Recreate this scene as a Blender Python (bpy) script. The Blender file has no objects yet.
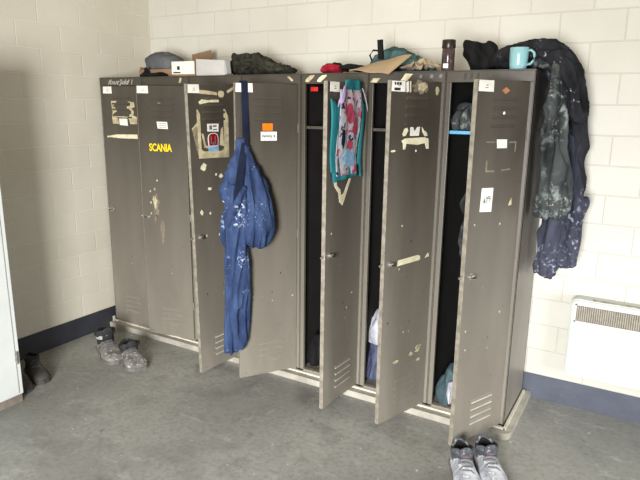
import bpy, bmesh, math, random
from math import sin, cos, pi, radians, sqrt
from mathutils import Vector, Matrix, noise
random.seed(7)
SC = bpy.context.scene
COL = SC.collection

# ------------------------------------------------------------------ materials
def lin(c):
    def f(v):
        v /= 255.0
        return v/12.92 if v <= .04045 else ((v+.055)/1.055)**2.4
    return (f(c[0]), f(c[1]), f(c[2]), 1)

class N:
    """tiny node-tree helper"""
    def __init__(s, name):
        s.m = bpy.data.materials.new(name); s.m.use_nodes = True
        s.t = s.m.node_tree; s.b = s.t.nodes['Principled BSDF']
        s.tc = s.t.nodes.new('ShaderNodeTexCoord')
    def n(s, typ, **kw):
        o = s.t.nodes.new(typ)
        for k, v in kw.items(): setattr(o, k, v)
        return o
    def l(s, a, b): s.t.links.new(a, b)
    def mapping(s, scale=(1,1,1), loc=(0,0,0), rot=(0,0,0)):
        mp = s.n('ShaderNodeMapping'); mp.inputs['Scale'].default_value = scale
        mp.inputs['Location'].default_value = loc; mp.inputs['Rotation'].default_value = rot
        s.l(s.tc.outputs['Object'], mp.inputs['Vector']); return mp.outputs['Vector']
    def noise(s, scale, vec=None, detail=4, rough=.55):
        o = s.n('ShaderNodeTexNoise'); o.inputs['Scale'].default_value = scale
        o.inputs['Detail'].default_value = detail; o.inputs['Roughness'].default_value = rough
        s.l(vec or s.tc.outputs['Object'], o.inputs['Vector']); return o.outputs['Fac']
    def ramp(s, fac, a, b, ca=(0,0,0,1), cb=(1,1,1,1)):
        o = s.n('ShaderNodeValToRGB'); o.color_ramp.elements[0].position = a; o.color_ramp.elements[1].position = b
        o.color_ramp.elements[0].color = ca; o.color_ramp.elements[1].color = cb
        s.l(fac, o.inputs['Fac']); return o.outputs['Color']
    def mix(s, fac, a, b, mode='MIX'):
        o = s.n('ShaderNodeMix', data_type='RGBA', blend_type=mode)
        for sock, v in ((o.inputs[0], fac), (o.inputs[6], a), (o.inputs[7], b)):
            if hasattr(v, 'links'): s.l(v, sock)
            else: sock.default_value = v
        return o.outputs[2]
    def mul(s, a, b):
        o = s.n('ShaderNodeMath', operation='MULTIPLY')
        for sock, v in ((o.inputs[0], a), (o.inputs[1], b)):
            if hasattr(v, 'links'): s.l(v, sock)
            else: sock.default_value = v
        return o.outputs[0]
    def bump(s, h, strength=.3, dist=.01, prev=None):
        o = s.n('ShaderNodeBump'); o.inputs['Strength'].default_value = strength; o.inputs['Distance'].default_value = dist
        s.l(h, o.inputs['Height'])
        if prev is not None: s.l(prev, o.inputs['Normal'])
        return o.outputs['Normal']
    def out(s, col=None, rough=.6, nrm=None, metal=0, spec=None):
        if col is not None:
            if hasattr(col, 'links'): s.l(col, s.b.inputs['Base Color'])
            else: s.b.inputs['Base Color'].default_value = col
        if hasattr(rough, 'links'): s.l(rough, s.b.inputs['Roughness'])
        else: s.b.inputs['Roughness'].default_value = rough
        s.b.inputs['Metallic'].default_value = metal
        if spec is not None: s.b.inputs['Specular IOR Level'].default_value = spec
        if nrm is not None: s.l(nrm, s.b.inputs['Normal'])
        return s.m

def simple(name, c, c2=None, scale=9, rough=.6, bump=0, bscale=60, metal=0, speck=None, spec=None, lo=.35, hi=.65):
    k = N(name)
    c2 = c2 or tuple(max(0, v*.88) for v in c)
    col = k.mix(k.ramp(k.noise(scale), lo, hi), lin(c2), lin(c))
    if speck:
        for (sc, a, b, cc) in speck:
            col = k.mix(k.ramp(k.noise(sc, detail=3, rough=.6), a, b), col, lin(cc))
    nr = k.bump(k.noise(bscale), bump, .01) if bump else None
    return k.out(col, rough, nr, metal, spec)

def cloth_mat(name, c, c2, speck=None, wr=.5, wscale=9, cluster=None, rough=.9):
    k = N(name)
    v = k.mapping((1, 1, .45))
    n1 = k.noise(wscale, v, 3, .55)
    col = k.mix(k.ramp(n1, .36, .64), lin(c2), lin(c))
    if speck:
        for (sc, a, b, cc, cs, ca, cb) in speck:
            f = k.ramp(k.noise(sc, detail=2, rough=.6), a, b)
            g = k.ramp(k.noise(cs, detail=2), ca, cb)
            col = k.mix(k.mul(f, g), col, lin(cc))
    nr = k.bump(n1, wr, .03)
    nr = k.bump(k.noise(300, detail=1), .12, .002, nr)
    return k.out(col, rough, nr, spec=.15)

def wall_mat(name, ax, off, base, base2, joint):
    k = N(name)
    sep = k.n('ShaderNodeSeparateXYZ'); k.l(k.tc.outputs['Object'], sep.inputs[0])
    cmb = k.n('ShaderNodeCombineXYZ')
    a = k.n('ShaderNodeMath', operation='ADD'); k.l(sep.outputs[ax], a.inputs[0]); a.inputs[1].default_value = off
    b = k.n('ShaderNodeMath', operation='ADD'); k.l(sep.outputs[2], b.inputs[0]); b.inputs[1].default_value = -.1478
    k.l(a.outputs[0], cmb.inputs[0]); k.l(b.outputs[0], cmb.inputs[1])
    # a slight wobble so the mortar lines are not ruler-straight
    nz = k.n('ShaderNodeTexNoise'); nz.inputs['Scale'].default_value = 6; k.l(k.tc.outputs['Object'], nz.inputs['Vector'])
    vm = k.n('ShaderNodeVectorMath', operation='SCALE'); k.l(nz.outputs['Color'], vm.inputs[0]); vm.inputs[3].default_value = .005
    va = k.n('ShaderNodeVectorMath', operation='ADD'); k.l(cmb.outputs[0], va.inputs[0]); k.l(vm.outputs[0], va.inputs[1])
    br = k.n('ShaderNodeTexBrick'); br.offset = .5; br.offset_frequency = 2; br.squash = 1
    k.l(va.outputs[0], br.inputs['Vector'])
    br.inputs['Scale'].default_value = 1; br.inputs['Mortar Size'].default_value = .0045; br.inputs['Mortar Smooth'].default_value = .7
    br.inputs['Bias'].default_value = 0; br.inputs['Brick Width'].default_value = .3; br.inputs['Row Height'].default_value = .15
    br.inputs['Color1'].default_value = lin(base); br.inputs['Color2'].default_value = lin(base2); br.inputs['Mortar'].default_value = lin(joint)
    grime = k.mix(k.ramp(k.noise(2.2, detail=5), .3, .75), (.90, .89, .87, 1), (1, 1, 1, 1))
    col = k.mix(1.0, br.outputs['Color'], grime, 'MULTIPLY')
    inv = k.n('ShaderNodeMath', operation='SUBTRACT'); inv.inputs[0].default_value = 1; k.l(br.outputs['Fac'], inv.inputs[1])
    nr = k.bump(inv.outputs[0], .42, .006)
    nr = k.bump(k.noise(70, detail=3), .12, .006, nr)
    return k.out(col, .55, nr)

def floor_mat():
    k = N('worn_concrete')
    a = k.noise(1.3, detail=6, rough=.62); b = k.noise(5, detail=6, rough=.7); c = k.noise(40, detail=3)
    col = k.mix(k.ramp(a, .36, .66), lin((116, 116, 112)), lin((178, 177, 170)))
    col = k.mix(k.mul(k.ramp(k.noise(2.6, detail=7, rough=.7), .50, .68), .75), col, lin((96, 96, 93)))
    col = k.mix(k.mul(k.ramp(b, .50, .72), .6), col, lin((150, 149, 143)))
    col = k.mix(k.mul(k.ramp(b, .28, .42, (1,1,1,1), (0,0,0,1)), .55), col, lin((176, 173, 166)))
    col = k.mix(k.mul(k.ramp(c, .45, .75), .35), col, lin((88, 87, 83)))
    col = k.mix(k.ramp(k.noise(34, detail=1, rough=.3),   .775, .79), col, lin((205, 203, 198)))
    sm = k.noise(7, k.mapping((.5, 1.6, 1), rot=(0, 0, .6)), 6, .75)
    col = k.mix(k.mul(k.ramp(sm, .60, .72), .55), col, lin((196, 194, 187)))
    col = k.mix(k.mul(k.ramp(k.noise(11, detail=4), .66, .74), .5), col, lin((70, 70, 68)))
    rg = k.ramp(b, .3, .7, (.34, .34, .34, 1), (.6, .6, .6, 1))
    return k.out(col, rg, k.bump(k.noise(90, detail=4), .10, .005))

def locker_mat(name, a, b, lit_low, rough=.4, chip=.80):
    k = N(name)
    v = k.mapping((1, 1, .25))
    nv = k.noise(7, v, 5, .6)
    col = k.mix(k.ramp(nv, .34, .66), lin(b), lin(a))
    # light gradient down the sheet metal, put into the colour: paler lower
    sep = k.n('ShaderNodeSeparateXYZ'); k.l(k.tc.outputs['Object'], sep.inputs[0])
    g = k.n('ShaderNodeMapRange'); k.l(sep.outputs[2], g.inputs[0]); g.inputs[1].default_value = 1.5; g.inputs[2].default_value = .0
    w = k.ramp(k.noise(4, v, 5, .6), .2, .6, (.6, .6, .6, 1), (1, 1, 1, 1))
    col = k.mix(k.mul(g.outputs[0], w), col, lin(lit_low))
    col = k.mix(k.ramp(k.noise(38, detail=2, rough=.4), chip, chip+.015), col, lin((186, 178, 158)))
    col = k.mix(k.mul(k.ramp(k.noise(55, detail=2, rough=.4), .76, .78), .8), col, lin((52, 47, 42)))
    return k.out(col, rough, k.bump(k.noise(25, detail=2), .06, .01))

MT = dict(
    wall_back=wall_mat('painted_block_back', 0, -(2.8735+.15), (207, 205, 196), (211, 209, 201), (203, 200, 190)),
    wall_left=wall_mat('painted_block_left', 1, .567-.15, (212, 207, 193), (216, 211, 198), (224, 220, 208)),
    floor=floor_mat(),
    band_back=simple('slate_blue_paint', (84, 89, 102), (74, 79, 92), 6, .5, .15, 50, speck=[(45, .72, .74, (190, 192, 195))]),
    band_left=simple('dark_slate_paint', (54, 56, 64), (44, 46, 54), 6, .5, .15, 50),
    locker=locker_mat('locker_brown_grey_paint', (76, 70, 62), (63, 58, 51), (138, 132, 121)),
    locker_in_shade=simple('locker_inside_shade', (30, 28, 26), (22, 20, 19), 6, .8),  # interior shade put into the colour, for liners and shelves
    worn=simple('bare_worn_edge', (150, 143, 130), (118, 111, 100), 30, .5),
    lip=simple('rubbed_lit_louvre_lip', (196, 190, 176), (168, 162, 148), 30, .5),  # rubbed lip, with the light its edge catches painted in
    scuff=simple('tape_ghost', (134, 124, 106), (112, 103, 90), 30, .7),
    slit=simple('louvre_shadow_slit', (60, 55, 48), (50, 46, 40), 9, .7),
    plinth=simple('cement_plinth', (182, 177, 166), (156, 150, 138), 10, .75, .2, 60, speck=[(40, .68, .7, (190, 186, 176))]),
    caulk=simple('cream_caulk', (222, 217, 203), (198, 192, 176), 20, .7),
    white_paper=simple('white_label_paper', (236, 234, 226), (220, 217, 208), 30, .7),
    tape=simple('old_cream_tape', (196, 184, 150), (150, 138, 108), 35, .8, lo=.3, hi=.6),
    tape_light=simple('pale_tape', (232, 224, 196), (206, 196, 164), 25, .75),
    ink=simple('dark_ink', (38, 38, 44), (30, 30, 34), 9, .7),
    grey_ink=simple('grey_ink', (120, 122, 128), (90, 92, 100), 9, .7),
    chalk=simple('white_marker', (186, 184, 172), (160, 158, 146), 30, .8),
    yellow=simple('yellow_lettering', (246, 216, 24), (232, 200, 16), 20, .5),
    orange=simple('orange_sticker', (252, 128, 16), (240, 112, 8), 20, .45),
    orange_pale=simple('faded_orange_sticker', (190, 130, 84), (168, 110, 70), 20, .6),
    red=simple('red_sticker', (150, 18, 28), (128, 12, 22), 30, .45),
    redbright=simple('bright_red_label', (214, 40, 30), (180, 24, 20), 30, .45),
    skyblue=simple('light_blue_sticker', (150, 186, 212), (110, 152, 190), 50, .5),
    blue_edge=simple('light_blue_shelf_strip', (84, 160, 200), (66, 140, 184), 15, .5),
    steel=simple('dull_steel', (190, 186, 176), (140, 136, 128), 60, .35, metal=.7),
    darksteel=simple('dark_steel', (84, 78, 70), (58, 54, 50), 60, .4, metal=.6),
    cabinet=simple('white_cabinet_paint', (212, 216, 213), (204, 208, 205), 5, .45),
    cabinet_base=simple('brown_cabinet_base', (138, 128, 118), (116, 106, 96), 14, .6),
    radiator=simple('radiator_white', (200, 206, 200), (195, 201, 195), 5, .4),
    radiator_line=simple('radiator_groove', (184, 191, 185), (178, 185, 179), 9, .5),
    grille=simple('radiator_grille_beige', (172, 165, 150), (150, 143, 130), 60, .6),
    grille_dark=simple('radiator_grille_gap', (112, 106, 95), (98, 92, 82), 60, .7),
    rust=simple('rusty_edge', (150, 138, 116), (206, 202, 188), 25, .8),
    blue=cloth_mat('blue_work_cotton', (58, 75, 110), (38, 51, 82),
                   [(44, .55, .62, (180, 192, 210), 6, .57, .64), (95, .63, .67, (170, 184, 206), 4, .54, .62)], .8, 14),
    navy_strap=cloth_mat('navy_strap_cotton', (30, 36, 56), (20, 25, 42), None, .3),
    black=cloth_mat('black_jacket_cotton', (44, 45, 50), (24, 25, 29),
                    [(60, .62, .68, (150, 152, 156), 8, .55, .64)], .8, 12),
    charcoal=cloth_mat('charcoal_dusty_cotton', (70, 74, 74), (34, 37, 39),
                       [(22, .52, .64, (124, 132, 130), 5, .46, .6), (80, .62, .68, (150, 154, 152), 6, .52, .62)], .8, 10),
    navy=cloth_mat('navy_dusty_cotton', (72, 74, 88), (46, 48, 60),
                   [(50, .56, .66, (140, 144, 160), 6, .44, .60)], .8, 9),
    soot=cloth_mat('plain_black_cloth', (30, 30, 31), (17, 17, 18), None, .7, 12),
    khaki=cloth_mat('dark_olive_cloth', (62, 60, 52), (36, 35, 31), None, .8, 18),
    bluegrey=cloth_mat('blue_grey_fabric', (104, 106, 110), (82, 84, 90), None, .3, 7),
    tealbag=cloth_mat('dark_teal_fabric', (78, 106, 106), (46, 68, 70), None, .7, 14),
    tealcloth=cloth_mat('dull_teal_cloth', (92, 110, 116), (60, 80, 86), None, .8, 10),
    denim=cloth_mat('faded_blue_denim', (90, 96, 120), (56, 62, 86), None, .8, 14),
    whitecloth=cloth_mat('grey_white_cloth', (198, 198, 204), (150, 152, 162), None, .8, 16),
    redcloth=cloth_mat('red_cloth', (160, 34, 52), (106, 18, 32), None, .6, 16),
    carton=simple('brown_carton', (150, 122, 94), (132, 106, 80), 7, .85),
    carton_light=simple('tan_cardboard', (182, 158, 126), (166, 142, 112), 6, .85),
    carton_edge=simple('cardboard_cut_edge', (160, 130, 96), (130, 102, 74), 90, .9),
    paper=simple('crumpled_brown_paper', (180, 162, 138), (156, 138, 114), 14, .85, .5, 22),
    greybox=simple('grey_white_carton', (192, 190, 188), (180, 178, 176), 5, .8),
    mug=simple('turquoise_glaze', (142, 186, 192), (130, 176, 183), 4, .22),
    jar_glass=simple('brown_jar_contents', (82, 66, 62), (58, 44, 42), 25, .2),
    jar_lid=simple('dark_brown_lid', (40, 26, 24), (32, 20, 18), 9, .35),
    boot=simple('dusty_grey_boot', (140, 136, 130), (96, 93, 90), 22, .9, .4, 60, speck=[(50, .58, .64, (186, 182, 176))]),
    boot_dark=simple('black_boot_collar', (44, 44, 46), (26, 26, 28), 22, .8, .3, 60, speck=[(70, .66, .69, (150, 148, 144))]),
    boot_black=simple('dark_grey_boot', (70, 68, 66), (44, 43, 42), 14, .8, .3, 50),
    sneaker=simple('dusty_white_shoe', (196, 198, 204), (142, 146, 156), 20, .9, .5, 70, speck=[(60, .60, .66, (226, 228, 232))], lo=.38, hi=.6),
    sneaker_dark=simple('charcoal_shoe_collar', (84, 88, 94), (52, 55, 60), 26, .85, .4, 70, speck=[(60, .58, .66, (150, 154, 160))]),
    sole=simple('grey_rubber_sole', (120, 118, 114), (92, 90, 86), 20, .8),
    lace=simple('grey_lace', (112, 112, 112), (84, 84, 86), 60, .9),
    shoe_red=simple('dull_red_tag', (112, 80, 84), (90, 62, 66), 30, .8),
    inside=simple('shoe_inside', (20, 20, 22), (14, 14, 15), 9, .9),
    strap_grey=simple('pale_velcro_strap', (176, 174, 168), (150, 148, 142), 30, .8),
)

# printed towel: teal border, pale field with pink / red / violet blotches (procedural, abstract)
def towel_mat():
    k = N('printed_towel')
    n = k.noise(15, detail=2, rough=.5)
    col = k.mix(k.ramp(k.noise(9, detail=2), .50, .56), lin((172, 172, 178)), lin((182, 160, 172)))
    col = k.mix(k.ramp(n, .60, .64), col, lin((166, 78, 104)))
    col = k.mix(k.ramp(k.noise(22, k.mapping(loc=(3, 1, 2)), 2), .60, .63), col, lin((46, 40, 66)))
    col = k.mix(k.ramp(k.noise(12, k.mapping(loc=(7, 5, 1)), 2), .64, .68), col, lin((112, 104, 160)))
    return k.out(col, .9, k.bump(k.noise(18, detail=2), .5, .02), spec=.1)
MT['towel'] = towel_mat()
MT['print_red'] = simple('printed_red', (168, 58, 84), (150, 46, 72), 30, .9)
MT['teal'] = cloth_mat('teal_towel_border', (44, 128, 134), (30, 100, 108), None, .4, 10)
MT['violet'] = cloth_mat('pale_violet_lining', (200, 184, 214), (164, 146, 190), None, .4, 14)

# ------------------------------------------------------------------ mesh helpers
class MB:
    def __init__(s): s.bm = bmesh.new(); s.mi = 0
    def _fin(s, faces):
        for f in faces: f.material_index = s.mi
    def box(s, x0, x1, y0, y1, z0, z1, M=None, bev=0):
        t = bmesh.new(); bmesh.ops.create_cube(t, size=1)
        for v in t.verts:
            v.co = Vector(((x0+x1)/2+v.co.x*(x1-x0), (y0+y1)/2+v.co.y*(y1-y0), (z0+z1)/2+v.co.z*(z1-z0)))
        if bev: bmesh.ops.bevel(t, geom=list(t.edges), offset=bev, segments=2, affect='EDGES', profile=.6)
        s.add(t, M); return s
    def add(s, t, M=None):
        if M is not None: bmesh.ops.transform(t, matrix=M, verts=t.verts)
        for f in t.faces: f.material_index = s.mi
        me = bpy.data.meshes.new('tmp'); t.to_mesh(me); t.free(); s.bm.from_mesh(me); bpy.data.meshes.remove(me)
    def prism(s, pts, axis, a, b, M=None):
        """polygon pts (2-D) extruded along axis from a to b"""
        t = bmesh.new()
        def P(p, h):
            if axis == 0: return (h, p[0], p[1])
            if axis == 1: return (p[0], h, p[1])
            return (p[0], p[1], h)
        lo = [t.verts.new(P(p, a)) for p in pts]; hi = [t.verts.new(P(p, b)) for p in pts]
        n = len(pts); t.faces.new(lo); t.faces.new(hi[::-1])
        for i in range(n): t.faces.new((lo[i], hi[i], hi[(i+1) % n], lo[(i+1) % n]))
        bmesh.ops.recalc_face_normals(t, faces=t.faces); s.add(t, M); return s
    def tube(s, pts, r, n=8, M=None):
        """round bar along points"""
        t = bmesh.new(); rings = []; pts = [Vector(p) for p in pts]
        for i, p in enumerate(pts):
            d = (pts[min(i+1, len(pts)-1)]-pts[max(i-1, 0)]).normalized()
            up = Vector((0, 0, 1)) if abs(d.z) < .9 else Vector((1, 0, 0))
            a = d.cross(up).normalized(); b = a.cross(d)
            rr = r[i] if isinstance(r, (list, tuple)) else r
            rings.append([t.verts.new(p+a*cos(2*pi*j/n)*rr+b*sin(2*pi*j/n)*rr) for j in range(n)])
        for A, B in zip(rings, rings[1:]):
            for j in range(n): t.faces.new((A[j], A[(j+1) % n], B[(j+1) % n], B[j]))
        t.faces.new(rings[0][::-1]); t.faces.new(rings[-1])
        bmesh.ops.recalc_face_normals(t, faces=t.faces); s.add(t, M); return s
    def lathe(s, prof, n=32, M=None):
        t = bmesh.new(); rings = []
        for r, z in prof: rings.append([t.verts.new((r*cos(2*pi*j/n), r*sin(2*pi*j/n), z)) for j in range(n)])
        for A, B in zip(rings, rings[1:]):
            for j in range(n): t.faces.new((A[j], A[(j+1) % n], B[(j+1) % n], B[j]))
        t.faces.new(rings[0][::-1]); t.faces.new(rings[-1])
        bmesh.ops.recalc_face_normals(t, faces=t.faces); s.add(t, M); return s
    def loft(s, st, e1=(1, 0, 0), n=36, fold=(0, 5, 0), M=None):
        """closed soft tube. st: (centre, r1, r2); e1 is the direction of r1; fold: ripple amplitude, count, phase"""
        t = bmesh.new(); rings = []; C = [Vector(q[0]) for q in st]
        # densify by Catmull-Rom
        P = []; 
        for i in range(len(st)-1):
            for k in range(4):
                u = k/4; a, b, c, d = (C[max(i-1, 0)], C[i], C[i+1], C[min(i+2, len(C)-1)])
                p = .5*((2*b)+(c-a)*u+(2*a-5*b+4*c-d)*u*u+(3*b-a-3*c+d)*u**3)
                P.append((p, st[i][1]*(1-u)+st[i+1][1]*u, st[i][2]*(1-u)+st[i+1][2]*u))
        P.append((C[-1], st[-1][1], st[-1][2]))
        for i, (p, r1, r2) in enumerate(P):
            d = (P[min(i+1, len(P)-1)][0]-P[max(i-1, 0)][0]).normalized()
            a = Vector(e1); a = (a-d*a.dot(d)).normalized(); b = d.cross(a)
            ring = []
            for j in range(n):
                th = 2*pi*j/n
                f = 1+fold[0]*sin(fold[1]*th+fold[2]+i*.22)+fold[0]*.6*sin((fold[1]+3)*th+1.7*fold[2]-i*.15)
                ring.append(t.verts.new(p+a*cos(th)*r1*f+b*sin(th)*r2*f))
            rings.append(ring)
        for A, B in zip(rings, rings[1:]):
            for j in range(n): t.faces.new((A[j], A[(j+1) % n], B[(j+1) % n], B[j]))
        t.faces.new(rings[0][::-1]); t.faces.new(rings[-1])
        bmesh.ops.recalc_face_normals(t, faces=t.faces); s.add(t, M); return s
    def blob(s, c, r, M=None, sub=3):
        t = bmesh.new(); bmesh.ops.create_icosphere(t, subdivisions=sub, radius=1)
        for v in t.verts: v.co = Vector((c[0]+v.co.x*r[0], c[1]+v.co.y*r[1], c[2]+v.co.z*r[2]))
        s.add(t, M); return s
    def build(s, name, mats, parent=None, smooth=False, loc=None, rotz=None):
        me = bpy.data.meshes.new(name); s.bm.to_mesh(me); s.bm.free()
        for m in (mats if isinstance(mats, (list, tuple)) else [mats]): me.materials.append(MT[m])
        if smooth:
            for p in me.polygons: p.use_smooth = True
        o = bpy.data.objects.new(name, me); COL.objects.link(o)
        if parent: o.parent = parent
        if loc is not None: o.location = loc
        if rotz is not None: o.rotation_euler = (0, 0, rotz)
        return o

def soften(o, voxel=.008, it=6, disp=0., dscale=.08, disp2=0., d2scale=.03, seed=0, zs=.45):
    """fuse the tubes of a garment into one continuous cloth surface and wrinkle it"""
    r = o.modifiers.new('r', 'REMESH'); r.mode = 'VOXEL'; r.voxel_size = voxel
    m = o.modifiers.new('s', 'SMOOTH'); m.iterations = it; m.factor = .5
    dg = bpy.context.evaluated_depsgraph_get(); dg.update()
    me = bpy.data.meshes.new_from_object(o.evaluated_get(dg), depsgraph=dg)
    o.modifiers.clear(); old = o.data; o.data = me; me.name = o.name
    if not me.materials:
        for mm in old.materials: me.materials.append(mm)
    if disp or disp2:
        nrm = [v.normal.copy() for v in me.vertices]
        off = Vector((seed*3.1, seed*1.7, seed*.9))
        for v, nn in zip(me.vertices, nrm):
            q = Vector((v.co.x, v.co.y, v.co.z*zs))
            d = disp*(.52-2.6*abs(noise.noise(q/dscale+off)))+disp2*noise.noise(q/d2scale+off)
            v.co += nn*d
    for p in me.polygons: p.use_smooth = True
    me.update(); return o

def tag(o, label, cat=None, group=None, kind=None):
    if label: o['label'] = label
    if cat: o['category'] = cat
    if group: o['group'] = group
    if kind: o['kind'] = kind
    return o
def empty(name, loc=(0, 0, 0), rz=0):
    o = bpy.data.objects.new(name, None); COL.objects.link(o); o.location = loc; o.rotation_euler = (0, 0, rz)
    o.empty_display_size = .05; return o
def text(name, body, mat, size, parent, loc, rot, bold=0, shear=0, ext=.0006, align='CENTER', sx=1):
    c = bpy.data.curves.new(name, 'FONT'); c.body = body; c.size = size; c.align_x = align; c.align_y = 'CENTER'
    c.extrude = ext; c.offset = bold; c.shear = shear
    o = bpy.data.objects.new(name, c); COL.objects.link(o)
    dg = bpy.context.evaluated_depsgraph_get(); dg.update()
    me = bpy.data.meshes.new_from_object(o.evaluated_get(dg)); bpy.data.objects.remove(o)
    me.materials.clear(); me.materials.append(MT[mat])
    o = bpy.data.objects.new(name, me); COL.objects.link(o); o.parent = parent; o.location = loc; o.rotation_euler = rot; o.scale = (sx, 1, 1)
    return o

# ------------------------------------------------------------------ the setting
def struct(o): o['kind'] = 'structure'; return o
YB = .495
struct(MB().box(-.4, 6.2, -4.6, .9, -.12, 0).build('floor', 'floor'))
struct(MB().box(-.15, 6.2, YB, YB+.15, 0, 3.1).build('wall_back', 'wall_back'))
struct(MB().box(-.15, 0, -4.6, YB, 0, 3.1).build('wall_left', 'wall_left'))
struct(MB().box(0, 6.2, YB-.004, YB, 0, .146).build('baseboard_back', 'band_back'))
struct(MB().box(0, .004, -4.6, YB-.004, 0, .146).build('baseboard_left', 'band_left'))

# cement plinth under the lockers
pl = MB()
pts = [(.006, .487), (.006, -.055)]
pts += [(2.915-.05+.05*sin(a), -.055+.05-.05*cos(a)) for a in [i*pi/12 for i in range(7)]] + [(2.915, .487)]
pl.prism(pts, 2, 0.0, .036)
pl.mi = 1
pl.box(.016, 2.884, -.014, -.001, .036, .046).box(2.876, 2.888, -.014, .46, .036, .05)
pl.box(.008, .022, -.03, -.012, .036, .075, bev=.003)
struct(pl.build('trim_1', ['plinth', 'caulk']))

# ------------------------------------------------------------------ lockers
P0, PS, W = .012, .4085, .357
ZT, DEP = 1.792, .458
HY = -.012
ANG = {1: 0, 2: 11, 3: 84, 4: 56, 5: 87, 6: 71.5, 7: 66.5}
hinge = {n: Vector((P0+PS*n-.03, 0, 0)) for n in ANG}
def D(n, u, z, off=0):
    """world point on the outer face of door n: u from its free edge, z height, off outward"""
    a = radians(ANG[n]); d = Vector((-cos(a), -sin(a), 0)); nn = Vector((sin(a), -cos(a), 0))
    return hinge[n]+d*(W-u)+nn*(.012+off)+Vector((0, 0, z))

def poly(door, pts, mat, name, off=.0012, label=None):
    """thin flat sticker on a door face, pts in (u, z)"""
    b = MB(); b.prism([(-(W-u), z) for u, z in pts], 1, HY-off, HY+.0005)
    o = b.build(name, mat, door)
    if label: o['label'] = label
    return o
def ragged(cx, cz, w, h, n=16, amp=.25):
    return [(cx+w/2*cos(2*pi*i/n)*(1+random.uniform(-amp, amp)), cz+h/2*sin(2*pi*i/n)*(1+random.uniform(-amp, amp))) for i in range(n)]
def dtext(door, body, mat, size, u, z, **kw):
    return text(kw.pop('name', 'lettering'), body, mat, size, door, (-(W-u), HY-kw.pop('off', .002), z), (pi/2, kw.pop('tilt', 0), 0), **kw)

def locker(n, label):
    x0, x1 = P0+PS*(n-1)+.0008, P0+PS*n-.0008
    root = empty('locker', ((x0+x1)/2, 0, .046)); tag(root, label, 'locker', 'row of seven metal lockers')
    ox = -(x0+x1)/2; oz = -.046
    T = Matrix.Translation((ox, 0, oz))
    b = MB()
    b.box(x0, x0+.004, .0, DEP, .046, ZT, T).box(x1-.004, x1, .0, DEP, .046, ZT, T)
    b.box(x0, x1, DEP-.004, DEP, .046, ZT, T)
    b.box(x0-.0007, x1+.0007, -.003, DEP, ZT-.004, ZT, T)
    b.box(x0, x1, .0, .02, 1.738, ZT-.004, T, .002)                     # header
    b.box(x0, x0+.0265, 0, .02, .046, 1.738, T, .002).box(x1-.0265, x1, 0, .02, .046, 1.738, T, .002)   # front uprights
    b.box(x0, x1, 0, DEP, .046, .056, T)
    b.mi = 1                                                            # inner liners, unlit interior painted in as a dark colour
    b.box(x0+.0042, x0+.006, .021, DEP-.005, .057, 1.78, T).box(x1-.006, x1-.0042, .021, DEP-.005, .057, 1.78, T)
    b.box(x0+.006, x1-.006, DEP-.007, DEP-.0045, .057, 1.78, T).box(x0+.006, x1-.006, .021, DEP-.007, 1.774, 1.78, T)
    b.mi = 2
    b.box(x0+.028, x1-.028, -.002, .03, .056, .062, T)                  # worn sill
    b.build('body', ['locker', 'locker_in_shade', 'worn'], root)
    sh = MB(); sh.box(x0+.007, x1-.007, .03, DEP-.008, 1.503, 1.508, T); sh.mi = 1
    sh.box(x0+.007, x1-.007, .022, .03, 1.497, 1.512, T)
    sh.build('shelf', ['locker_in_shade', 'blue_edge' if n == 7 else 'locker'], root)
    # door, origin on the hinge line
    d = MB(); zb, zt = .06, 1.735
    d.box(-W, 0, HY, HY+.004, zb, zt, None, .0012)
    d.box(-W, -W+.003, HY+.002, HY+.022, zb, zt).box(-.003, 0, HY+.002, HY+.022, zb, zt)
    d.box(-W, 0, HY+.002, HY+.022, zb, zb+.003).box(-W, 0, HY+.002, HY+.022, zt-.003, zt)
    d.box(-W+.15, -W+.20, HY+.004, HY+.014, zb+.05, zt-.05)             # stiffener on the back
    d.mi = 1
    d.box(-W-.0006, -W+.0016, HY-.0006, HY+.021, zb, zt)                # rubbed free edge
    for k in range(4):                                                  # louvres
        for (za, ua, ub, mi, mj) in ((1.655-.038*k, .105, .268, 0, 2), (.252-.037*k, .115, .272, 0, 1)):
            d.mi = mi
            d.prism([(HY, za+.013), (HY-.0045, za+.002), (HY-.0045, za), (HY, za)], 0, -W+ua, -W+ub)
            d.mi = 3 if mj == 1 and n in (3, 5, 7) else (0 if n == 6 else mj)  # bottom lips: wear plus caught light, put into a paler colour
            d.box(-W+ua+.002, -W+ub-.002, HY-.0050, HY-.001, za-(.006 if mj == 1 and n in (3, 5, 7) else .0022), za+.0005)
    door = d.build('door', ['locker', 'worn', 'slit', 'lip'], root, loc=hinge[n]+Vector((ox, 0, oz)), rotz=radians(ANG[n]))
    if n == 3: door.rotation_euler = (0, -.022, radians(ANG[n]))       # this door sags on its hinges
    h = MB()
    M = Matrix.Translation((-W+.04, HY, .89)) @ Matrix.Rotation(pi/2, 4, 'X')
    h.lathe([(.016, 0), (.016, .003), (.009, .004), (.009, .016), (.012, .017), (.012, .021), (.004, .023)], 16, M)
    h.mi = 1
    h.box(-W+.030, -W+.050, HY-.03, HY-.022, .886, .894, None, .002)
    h.build('handle', ['steel', 'darksteel'], door)
    la = MB(); la.box(-W-.014, -W+.03, HY+.006, HY+.010, .884, .896, None, .002); la.tube([(-W-.012, HY+.008, .89), (-W-.022, HY+.008, .888)], .006)
    la.build('latch', 'steel', door)
    for z in (.3, .9, 1.5):
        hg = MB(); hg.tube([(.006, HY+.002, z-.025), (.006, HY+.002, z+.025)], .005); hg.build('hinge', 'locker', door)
    return root, door

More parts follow.
